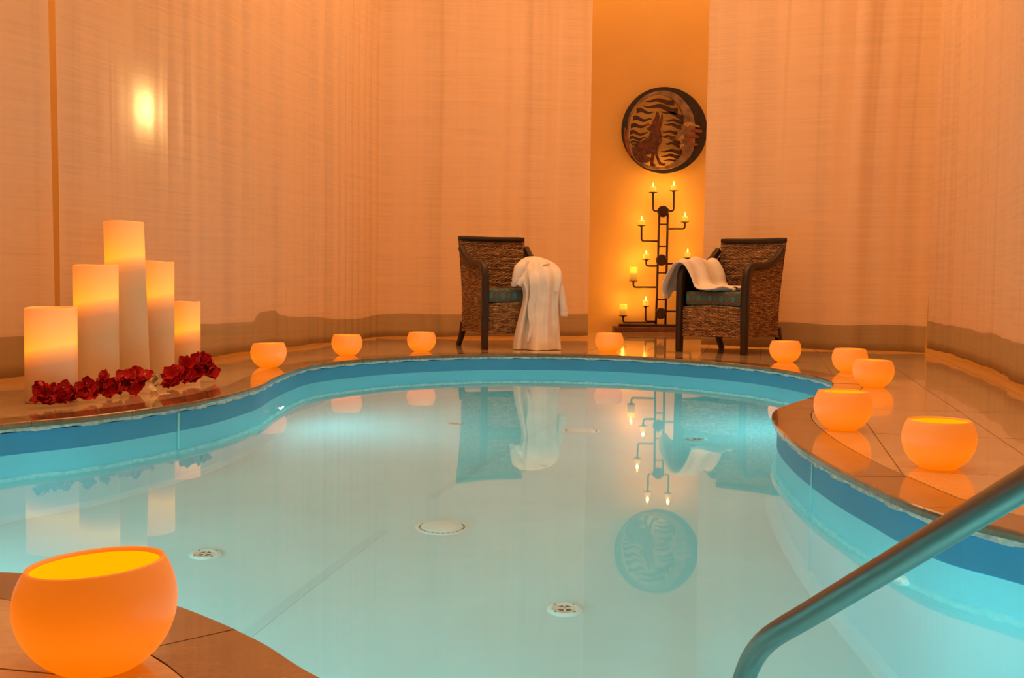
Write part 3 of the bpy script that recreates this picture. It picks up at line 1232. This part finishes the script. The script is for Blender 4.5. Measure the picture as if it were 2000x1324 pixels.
board = tag(obj('wooden_board', add_box(bmesh.new(), *sorted((at(1198, 640, YS).x, at(1386, 640, YS).x)), YS - 0.16, YS + 0.16, 0.0, 0.052, bev=0.006), M_board),
            'low reddish brown wooden board lying under the candle stand', 'board')
zt = 0.0525
for a, b in (((1288, 408), (1281, 636)), ((1304.5, 408), (1299.5, 636))):
    p, q = sp(*a), sp(*b); q.z = zt + 0.02 - SB.z
    tube_obj('rail', [p, (p + q) / 2, q], 1.0, stand, flat=(0.012, 0.014))
xb0, xb1 = at(1209, 636, YS).x - SB.x, at(1374, 636, YS).x - SB.x
obj('base_bar', add_box(bmesh.new(), xb0, xb1, -0.05, 0.05, zt - SB.z, zt + 0.03 - SB.z, bev=0.004), M_iron, stand)
for y in (438, 481, 533, 585):
    f_ = (y - 408) / 228
    tube_obj('rung', [sp(1288 - 7 * f_, y), sp(1304.5 - 5 * f_, y)], 0.007, stand)
for x, y in ((1295, 413), (1292, 508), (1290.5, 612)):
    bm = add_lathe(bmesh.new(), [(0, -0.016), (0.055, -0.014), (0.064, -0.006), (0.064, 0.006), (0.055, 0.014), (0, 0.016)], 28)
    bmesh.ops.transform(bm, matrix=Matrix.Rotation(R(90), 4, 'X'), verts=bm.verts)
    o = obj('disc', bm, M_iron, stand); o.location = sp(x, y, -0.02)

arms = [(1275.5, 376, 412, 1288), (1316, 373, 412, 1304), (1253, 441, 471, 1287), (1337.6, 434, 447, 1304), (1262, 507, 519.6, 1285), (1343, 504, 515, 1302), (1237, 549, 561, 1283), (1261, 598, 627.5, 1281),
        (1217, 617, 630, 1281), (1350, 590, 608, 1300)]
vot = []
for px, pyp, pyb, rx in arms:
    d = 1 if rx > px else -1
    a = [sp(px, pyp), sp(px, (pyp + pyb) / 2), sp(px, pyb - 4), sp(px + d * 1.2, pyb - 1.2), sp(px + d * 4, pyb), sp((px + rx) / 2 + d, pyb), sp(rx, pyb)]
    o = tube_obj('bent_arm', a, 0.010, stand)
    bm = add_lathe(bmesh.new(), [(0, -0.006), (0.012, -0.018), (0.02, -0.005), (0.045, 0.0), (0.05, 0.004), (0.046, 0.005), (0.03, 0.002), (0, 0.002)], 24)
    pl = obj('drip_plate', bm, M_iron, o, smooth=True)
    pl.location = sp(px, pyp)
    vot.append(at(px, pyp, YS) + Vector((0, 0, 0.0058)))

vlabels = ['small lit candle on the top left plate of the iron stand', 'small lit candle on the top right plate of the iron stand',
           'small lit candle on the upper left arm of the iron stand, below the top pair', 'small lit candle on the upper right arm of the iron stand, near the curtain',
           'small lit candle on the short left arm beside the middle disc of the stand', 'small lit candle on the right arm just above the bunched robe',
           'taller glowing candle on the left arm at mid height of the stand', 'small lit candle on the low left arm nearest the rails of the stand',
           'glowing candle on the lowest and outermost left arm of the stand']
for i, lab in enumerate(vlabels):
    c = vot[i]
    tall = i in (6, 8)
    h_ = (0.15 if i == 6 else 0.125) if tall else 0.055
    r_ = 0.043 if tall else 0.034
    root = tag(empty('votive_candle', c), lab, 'candle', 'candles on the iron stand')
    bm = add_lathe(bmesh.new(), [(0, 0), (r_ * .95, 0), (r_, 0.004), (r_, h_ - 0.005), (r_ * .93, h_), (r_ * .7, h_ - 0.006), (0, h_ - 0.01)], 20)
    if tall:
        t = NT('tall_votive_wax')
        tc = t.t.nodes.new('ShaderNodeTexCoord'); spx = t.t.nodes.new('ShaderNodeSeparateXYZ'); t.l(tc.outputs['Object'], spx.inputs[0])
        q = t.math('DIVIDE', spx.outputs[2], h_)
        t.base((0.75, 0.5, 0.25))
        t.b.inputs['Emission Color'].default_value = (1, 0.5 if i == 6 else 0.36, 0.02, 1)
        t.l(t.ramp(q, [(0.1, (0.2,) * 3), (0.5, (0.5,) * 3), (0.65, (1.6,) * 3), (1.0, (1.3,) * 3)]), t.b.inputs['Emission Strength'])
        obj('wax', bm, t.m, root, smooth=True)
    else:
        obj('wax', bm, M_votive, root, smooth=True)
    fl = add_lathe(bmesh.new(), [(0, 0), (0.007, 0.006), (0.0095, 0.016), (0.007, 0.03), (0.003, 0.042), (0, 0.05)], 12)
    tube_obj('wick', [(0, 0, h_ - 0.012), (0, 0, h_ + 0.004)], 0.0015, root, M_slot, 5)
    if not tall:
        o = obj('flame', fl, M_flame, root, smooth=True)
        o.location = (0, 0, h_ + 0.001)
    point('candle_light', c + Vector((0, 0, h_ + 0.035)), 3.2 if not tall else 2.0, (1.0, 0.42, 0.05), 0.012)

# ================================================================ MOON PLAQUE
YP = 12.98
plaque = tag(empty('moon_plaque', at(1296.9, 255, YP)), 'round dark metal wall plaque with crescent moon face and howling coyote', 'wall art')
PB = plaque.location.copy()
KP = YP / F / 6.968       # metres per unit of the drawing


def pp(x, y):
    # drawing units, origin at the disc centre
    return Vector(((x - 675) * KP, -(y - 662) * KP))


def plate(name, polys, mat, y0, th, parent=plaque, bevel=0.003):
    cu = bpy.data.curves.new(name, 'CURVE')
    cu.dimensions = '2D'
    cu.fill_mode = 'BOTH'
    cu.extrude = th / 2
    cu.bevel_depth = bevel
    cu.bevel_resolution = 1
    for poly in polys:
        s = cu.splines.new('POLY')
        s.points.add(len(poly) - 1)
        for p_, q in zip(s.points, poly): p_.co = (q[0], q[1], 0, 1)
        s.use_cyclic_u = True
    tmp = bpy.data.objects.new(name, cu)
    C.objects.link(tmp)
    dg = bpy.context.evaluated_depsgraph_get()
    me = bpy.data.meshes.new_from_object(tmp.evaluated_get(dg))
    bpy.data.objects.remove(tmp)
    me.transform(Matrix.Rotation(R(90), 4, 'X'))
    me.materials.clear()
    o = link(name, me, mat, parent)
    o.location = (0, -y0, 0)
    return o


def sm(pts, n=5):
    return [p for p in catmull([pp(*q) for q in pts], n, True)]


def circ(cx, cy, rx, ry=None, n=72):
    ry = ry or rx
    return [pp(cx + rx * math.cos(2 * PI * i / n), cy + ry * math.sin(2 * PI * i / n)) for i in range(n)]


opening_pts = [(190, 650), (205, 520), (250, 420), (330, 310), (430, 235), (560, 190), (690, 205), (790, 260), (870, 350), (920, 460), (930, 560), (905, 650), (850, 715), (815, 760), (812, 775), (850, 785),
               (880, 800), (893, 830), (885, 850), (900, 870), (893, 890), (915, 905), (922, 940), (905, 1000), (850, 1060), (770, 1115), (670, 1155), (560, 1162), (440, 1130), (330, 1060), (250, 950), (205, 820), (190, 730)]
opening = sm(opening_pts, 4)
plate('rim', [circ(675, 662, 575), opening], M_black, 0.02, 0.012)
cres_out = [(178, 650), (190, 520), (240, 400), (330, 280), (450, 190), (600, 145), (740, 155), (860, 210), (970, 320), (1045, 440), (1075, 560), (1085, 700), (1078, 850), (1040, 980), (960, 1075), (850, 1140), (700, 1185), (560, 1190), (420, 1158),
            (300, 1080), (225, 960), (185, 820), (175, 730)]
plate('crescent_moon', [sm(cres_out, 4), sm([(x + (6 if x > 560 else -2), y) for x, y in opening_pts], 4)], M_bronze, 0.034, 0.016, bevel=0.005)


def wave(x0, y0, x1, y1, w, ph=0.0, a=14, cyc=1.3):
    n = 18
    topl, bot = [], []
    for i in range(n + 1):
        t = i / n
        x = x0 + (x1 - x0) * t
        y = y0 + (y1 - y0) * t + a * math.sin(2 * PI * cyc * t + ph)
        h_ = w * (1 - t) ** 0.75 + 0.8
        topl.append(pp(x, y - h_)); bot.append(pp(x, y + h_))
    return topl + bot[::-1]


for a in ((300, 400, 535, 432, 32, 2.6, 12), (255, 510, 510, 528, 30, 3.4, 16), (225, 615, 478, 598, 28, 3.2, 14), (215, 700, 462, 712, 26, 3.2, 16), (215, 770, 430, 775, 20, 3.3, 12), (225, 830, 380, 800, 14, 3.2, 8), (240, 862, 330, 835, 9, 3.1, 5),
          (800, 285, 410, 262, 34, 0.3, 14), (850, 395, 382, 325, 44, 0.6, 22), (920, 480, 625, 405, 32, 0.6, 12), (930, 545, 680, 528, 26, 0.4, 10), (900, 610, 665, 575, 28, 0.5, 10), (850, 690, 650, 678, 22, 0.4, 8), (820, 750, 640, 738, 14, 0.4, 6),
          (893, 850, 690, 832, 32, 0.6, 12), (885, 820, 645, 740, 10, 0.2, 4), (915, 945, 640, 935, 28, 0.5, 12), (900, 1010, 640, 1000, 26, 0.4, 12), (840, 1060, 670, 1062, 12, 0.4, 6)):
    plate('flame_ray', [wave(*a)], M_ray, 0.022, 0.008, bevel=0.002)
coyote = [(577, 418), (600, 470), (603, 520), (618, 540), (628, 490), (638, 448), (645, 500), (640, 560), (628, 610), (612, 650), (625, 700), (640, 775), (635, 820), (612, 860), (590, 905), (580, 960), (600, 1030), (625, 1085), (650, 1105), (685, 1112), (690, 1128), (640, 1130),
          (610, 1110), (580, 1040), (552, 965), (540, 1010), (530, 1070), (530, 1110), (556, 1130), (550, 1146), (505, 1146), (495, 1120), (500, 1050), (510, 980), (470, 985), (420, 1005), (440, 1020), (480, 1030), (492, 1060), (470, 1085), (420, 1100), (350, 1092), (290, 1050),
          (255, 985), (245, 920), (265, 880), (330, 840), (400, 800), (455, 765), (485, 720), (480, 665), (455, 660), (450, 630), (490, 605), (515, 560), (528, 525), (548, 500), (560, 450)]
plate('coyote', [[p for p in catmull([pp(*q) for q in coyote], 3, True)]], M_rust, 0.036, 0.014, bevel=0.005)
for x_, y_ in ((375, 232), (975, 232), (675, 1205)):
    q_ = pp(x_, y_)
    obj('wall_bracket', add_tube(bmesh.new(), [(q_.x, -0.02, q_.y), (q_.x, Y1 - YP - 0.001, q_.y)], 0.012, 8), M_black, plaque)
M_gold = plain('gold_paint', (0.42, 0.25, 0.10), 0.4, 0.3, var=0.4, scale=16)
# moon face relief
plate('eyebrow', [sm([(940, 585), (965, 560), (1010, 560), (1060, 575), (1120, 600), (1150, 620), (1090, 615), (1040, 600), (1005, 600), (985, 615), (955, 610)])], M_gold, 0.05, 0.01)
plate('nose', [sm([(850, 790), (875, 765), (905, 735), (930, 740), (930, 775), (905, 790), (910, 830), (890, 820), (875, 800)])], M_gold, 0.052, 0.012)
for pts in ([(1010, 665), (1060, 645), (1130, 650), (1175, 665), (1170, 690), (1110, 685), (1050, 680)], [(945, 725), (1010, 722), (1090, 730), (1140, 745), (1120, 765), (1060, 752), (1000, 760), (960, 745)],
            [(965, 790), (1000, 800), (1050, 830), (1110, 840), (1130, 855), (1090, 870), (1030, 850), (980, 825)]):
    plate('cheek_flame', [sm(pts)], M_copper, 0.05, 0.008)
plate('lip', [sm([(885, 850), (920, 845), (940, 865), (920, 880), (895, 885)])], M_gold, 0.05, 0.012)
plate('red_streak', [sm([(135, 650), (160, 660), (175, 760), (200, 870), (240, 960), (225, 1010), (180, 940), (145, 820)])], M_copper, 0.034, 0.006)

# ================================================================ GLOWING BOWLS
def bowl(px, py, label, rim=(0.0, 0.0), scale=1.0, s_in=1.15):
    p = on(px, py)
    d = Vector((p.x, p.y)).normalized()
    c = Vector((p.x + d.x * 0.045, p.y + d.y * 0.045, 0))
    Rr, zc, zt = 0.1125, 0.100, 0.158
    root = tag(empty('glowing_bowl', c), label, 'lantern', 'glowing wax bowls around the pool')
    out = []
    z = 0.0
    a0 = math.asin(-zc / Rr); a1 = math.asin((zt - zc) / Rr)
    prof = [(0.0, 0.001), (Rr * math.cos(a0) * .6, 0.0)]
    for i in range(15):
        a = a0 + (a1 - a0) * i / 14
        prof.append((Rr * math.cos(a), zc + Rr * math.sin(a)))
    re = prof[-1][0]
    prof += [(re - 0.002, zt + 0.003), (re - 0.006, zt + 0.002), (re - 0.0082, zt - 0.003)]
    bm = add_lathe(bmesh.new(), prof, 56)
    ri = Rr - 0.0078
    prof2 = [(re - 0.0082, zt - 0.003)]
    for i in range(12):
        a = a1 - 0.03 - (a1 - 0.03 - math.asin(-0.082 / ri)) * i / 11
        prof2.append((ri * math.cos(a), zc + ri * math.sin(a)))
    prof2.append((0, zc - 0.082))
    bm2 = add_lathe(bmesh.new(), prof2, 56)
    for b_ in (bm, bm2):
        for v_ in b_.verts:
            k = max(0, v_.co.z / zt)
            v_.co.z += (rim[0] * v_.co.x + rim[1] * v_.co.y) * k * k
            v_.co.z *= 0.945
            v_.co *= scale
    obj('wax_shell', bm, M_bowl, root, smooth=True)
    obj('inner_wall', bm2, M_bowl_in, root, smooth=True)
    return root


bowl(188, 1322, 'largest glowing wax bowl, on the near stone corner at lower left', (0.075, 0.0), 1.03)
bowl(1832, 918, 'glowing wax bowl on the right deck, nearest to the handrail', (0.0, 0.0))
bowl(1645, 841, 'glowing wax bowl on the rounded coping tip of the right deck', (-0.01, 0.0))
bowl(1705, 757, 'glowing wax bowl overlapping the pinker one behind it on the right deck', (-0.045, 0.0))
bowl(1659, 728, 'pinkish glowing wax bowl half hidden behind another on the right deck', (0.0, 0.0))
bowl(1533, 708, 'glowing wax bowl on the coping just right of the right armchair', (0.0, 0.0))
bowl(1189.5, 688.5, 'pale glowing wax bowl in front of the wall, between the two armchairs', (0.0, 0.0))
bowl(823, 687.5, 'pale glowing wax bowl just left of the left armchair', (0.0, 0.0))
bowl(677.5, 695, 'glowing wax bowl in front of the curtain corner at the left', (0.0, 0.0))
bowl(524.5, 718, 'glowing wax bowl nearest the pillar candles and red flowers', (0.04, 0.0))


# ================================================================ PILLAR CANDLES
def pillar(px, py_base, py_top, w_px, label, led, lean=(0, 0)):
    p = on(px, py_base)
    d = Vector((p.x, p.y)).normalized()
    dist = p.y
    r = w_px * dist / F / 2 * 0.985
    c = Vector((p.x + d.x * r, p.y + d.y * r, 0))
    h = at(px, py_top, c.y).z
    root = tag(empty('pillar_candle', c), label, 'candle', 'pillar candles by the flowers')
    prof = [(0, 0), (r * .98, 0), (r, 0.006), (r * 1.004, h * .3), (r * .995, h * .7), (r, h - 0.008), (r * .985, h), (r * .90, h), (r * .87, h - 0.012), (r * .85, h - 0.10), (0, h - 0.10)]
    bm = bmesh.new()
    seg = 48
    add_lathe(bm, prof, seg)
    for v_ in bm.verts:
        a = math.atan2(v_.co.y, v_.co.x)
        k = v_.co.z / h
        v_.co.x += lean[0] * k; v_.co.y += lean[1] * k
        if k > 0.95: v_.co.z += 0.004 * math.sin(a + px) + 0.002 * math.sin(3 * a)
    obj('wax', bm, pillar_mat(h, led, 0), root, smooth=True)
    bm = add_lathe(bmesh.new(), [(0, 0.0), (0.008, 0.004), (0.010, 0.018), (0.005, 0.036), (0, 0.045)], 10)
    o = obj('flame_bulb', bm, M_votive_bright, root, smooth=True); o.location = (lean[0], lean[1], h - 0.098)
    return root


pillar(101, 789, 600, 101, 'leftmost and nearest pillar candle, short and wide', 0.19)
pillar(189, 764, 517, 87, 'second tallest pillar candle, between the nearest and the tallest', 0.19)
pillar(254, 748, 434, 78, 'tallest pillar candle in the middle of the five', 0.20, lean=(-0.03, 0))
pillar(306, 735, 510, 70, 'narrow looking pillar candle just right of the tallest', 0.21)
pillar(361, 722, 589, 61, 'shortest pillar candle at the right end of the five', 0.19)

# ================================================================ FLOWERS
def petal_mesh(rg, L_, W_, cup):
    V, Fc = [], []
    nu, nv = 5, 4
    ph = rg.uniform(0, 6)
    for i in range(nu + 1):
        u = i / nu
        w = W_ * math.sin(PI * min(1, 0.12 + 0.80 * u)) ** 0.7 * (1 if u < .85 else 1 - (u - .85) * 2.0)
        for j in range(nv + 1):
            s = (j / nv - .5) * 2
            x = L_ * u * (1 - 0.12 * s * s)
            y = w * s
            z = cup * L_ * u * u + 0.25 * W_ * s * s * (0.4 + u) + 0.10 * L_ * math.sin(5 * s + ph) * u
            V.append((x, y, z))
    for i in range(nu):
        for j in range(nv):
            a = i * (nv + 1) + j
            Fc.append((a, a + 1, a + nv + 2, a + nv + 1))
    me = bpy.data.meshes.new('petal')
    me.from_pydata(V, [], Fc)
    me.polygons.foreach_set('use_smooth', [True] * len(me.polygons))
    return me


rg = random.Random(5)
petals_red = [petal_mesh(rg, 0.036, 0.019, c) for c in (0.3, 0.45, 0.15, 0.6, 0.0)]
petals_cream = [petal_mesh(rg, 0.050, 0.022, c) for c in (0.1, 0.35, 0.6)]
for me in petals_red: me.materials.append(M_red)
for me in petals_cream: me.materials.append(M_cream)
stm = bpy.data.meshes.new('stamen')
sb = add_lathe(bmesh.new(), [(0, 0.0), (0.0022, 0.002), (0.003, 0.012), (0.002, 0.018), (0, 0.019)], 8)
sb.to_mesh(stm); sb.free(); stm.materials.append(M_cream)

flowers = [  # px of the foot on the floor, tilt towards, scale
    (82, 797, 1.2), (104, 796, 1.15), (124, 793, 1.1), (143, 791, 1.05), (163, 788, 1.15), (184, 784, 1.0), (205, 780, 1.15), (222, 778, 1.1), (243, 775, 1.3), (262, 772, 1.2), (281, 769, 1.25),
    (326, 761, 1.15), (345, 757, 1.15), (362, 754, 1.25), (380, 751, 1.25), (398, 747.5, 1.3), (413, 744.5, 1.2)]
fl_label = {0: 'red flower at the left end of the garland, before the nearest pillar candle', len(flowers) - 1: 'red flower at the right end of the garland, nearest the bowls'}
for i, (px, py, s_) in enumerate(flowers):
    p = on(px, py)
    s_ *= p.y / 6.0 * 1.22
    hgt = 0.034 * s_
    root = tag(empty('red_flower', Vector((p.x, p.y, hgt))), fl_label.get(i), 'flower', 'red flowers laid along the pillar candles')
    if i not in fl_label:
        ords = ['', 'second', 'third', 'fourth', 'fifth', 'sixth', 'seventh', 'eighth', 'ninth', 'tenth']
        if i < 6: root['label'] = ords[i] + ' crumpled red flower from the left end of the garland'
        elif i < 11: root['label'] = ['fifth', 'fourth', 'third', 'second', 'first'][i - 6] + ' crumpled red flower to the left of the cream flower'
        else: root['label'] = ['first', 'second', 'third', 'fourth', 'fifth'][i - 11] + ' crumpled red flower to the right of the cream flower'
    root.scale = (s_,) * 3
    nb = 3 if i in (0, 2, 4, 6, 9, 13, 14, 15) else 2
    for b in range(nb + 1):
        base = Vector((rg.uniform(-.012, .012), rg.uniform(-.01, .01), (-0.010 + 0.016 * b)))
        tilt = Matrix.Rotation(rg.uniform(-0.5, 0.5), 3, 'Z') @ Matrix.Rotation(R(rg.uniform(35, 80)), 3, 'X')
        for k in range(5):
            o = link('petal', rg.choice(petals_red), None, root)
            mt = tilt @ Matrix.Rotation(2 * PI * k / 5 + rg.uniform(-.2, .2), 3, 'Z') @ Matrix.Rotation(rg.uniform(-0.7, 0.05), 3, 'Y')
            o.rotation_euler = mt.to_euler()
            o.location = base
        if b == nb and i % 2 == 0:
            o = link('stamen', stm, None, root)
            o.rotation_euler = tilt.to_euler(); o.location = base
p = on(303, 768)
root = tag(empty('cream_flower', Vector((p.x, p.y, 0.035))), 'cream white flower lying among the red ones before the tallest candle', 'flower')
root.scale = (1.15,) * 3
for k, (az, el) in enumerate(((-20, 30), (30, 60), (75, 75), (130, 80), (170, 45), (-70, 15), (100, 20))):
    o = link('petal', petals_cream[k % 3], None, root)
    o.rotation_euler = (Matrix.Rotation(R(az), 3, 'Z') @ Matrix.Rotation(R(-el), 3, 'Y') @ Matrix.Rotation(R(k * 25), 3, 'X')).to_euler()
# dry stem on the floor
a = on(300, 769); b = on(328, 768)
obj('stem', add_tube(bmesh.new(), [Vector((0, 0, -0.02)), (a - p) + Vector((0.03, -0.02, -0.03)), (b - p) + Vector((0, 0, -0.031))], 0.0025, 6), M_cream, root)

# ================================================================ HANDRAIL
rail = tag(empty('handrail', (0.9, 0.42, 0)), 'dull steel handrail slanting down into the water at lower right', 'handrail')
RB = rail.location
lo, hi = at(1508, 1243, 1.84), at(2000, 946, 1.37)
ctrl_r = [(lo.x - .035, lo.y + .17, -1.27), (lo.x - .035, lo.y + .168, -0.7), (lo.x - .034, lo.y + .165, -0.25), at(1443, 1372, 1.985), at(1454, 1324, 1.965), at(1474, 1279, 1.915), lo, lo.lerp(hi, .2), lo.lerp(hi, .5), hi,
          hi + (hi - lo) * 0.7, hi + (hi - lo) * 0.95 + Vector((0, 0, -0.01)), (0.80, 0.62, 0.74),
          (0.85, 0.50, 0.68), (0.88, 0.44, 0.5), (0.885, 0.42, 0.0)]
P = catmull(ctrl_r, 8)
obj('tube', add_tube(bmesh.new(), [q - RB for q in P], 0.0195, 24), M_metal, rail, smooth=True)
bm = add_lathe(bmesh.new(), [(0.02, 0.0), (0.045, 0.0), (0.043, 0.008), (0.021, 0.016)], 24, (0.885 - 0.9, 0.0, 0))
obj('floor_flange', bm, M_metal, rail, smooth=True)
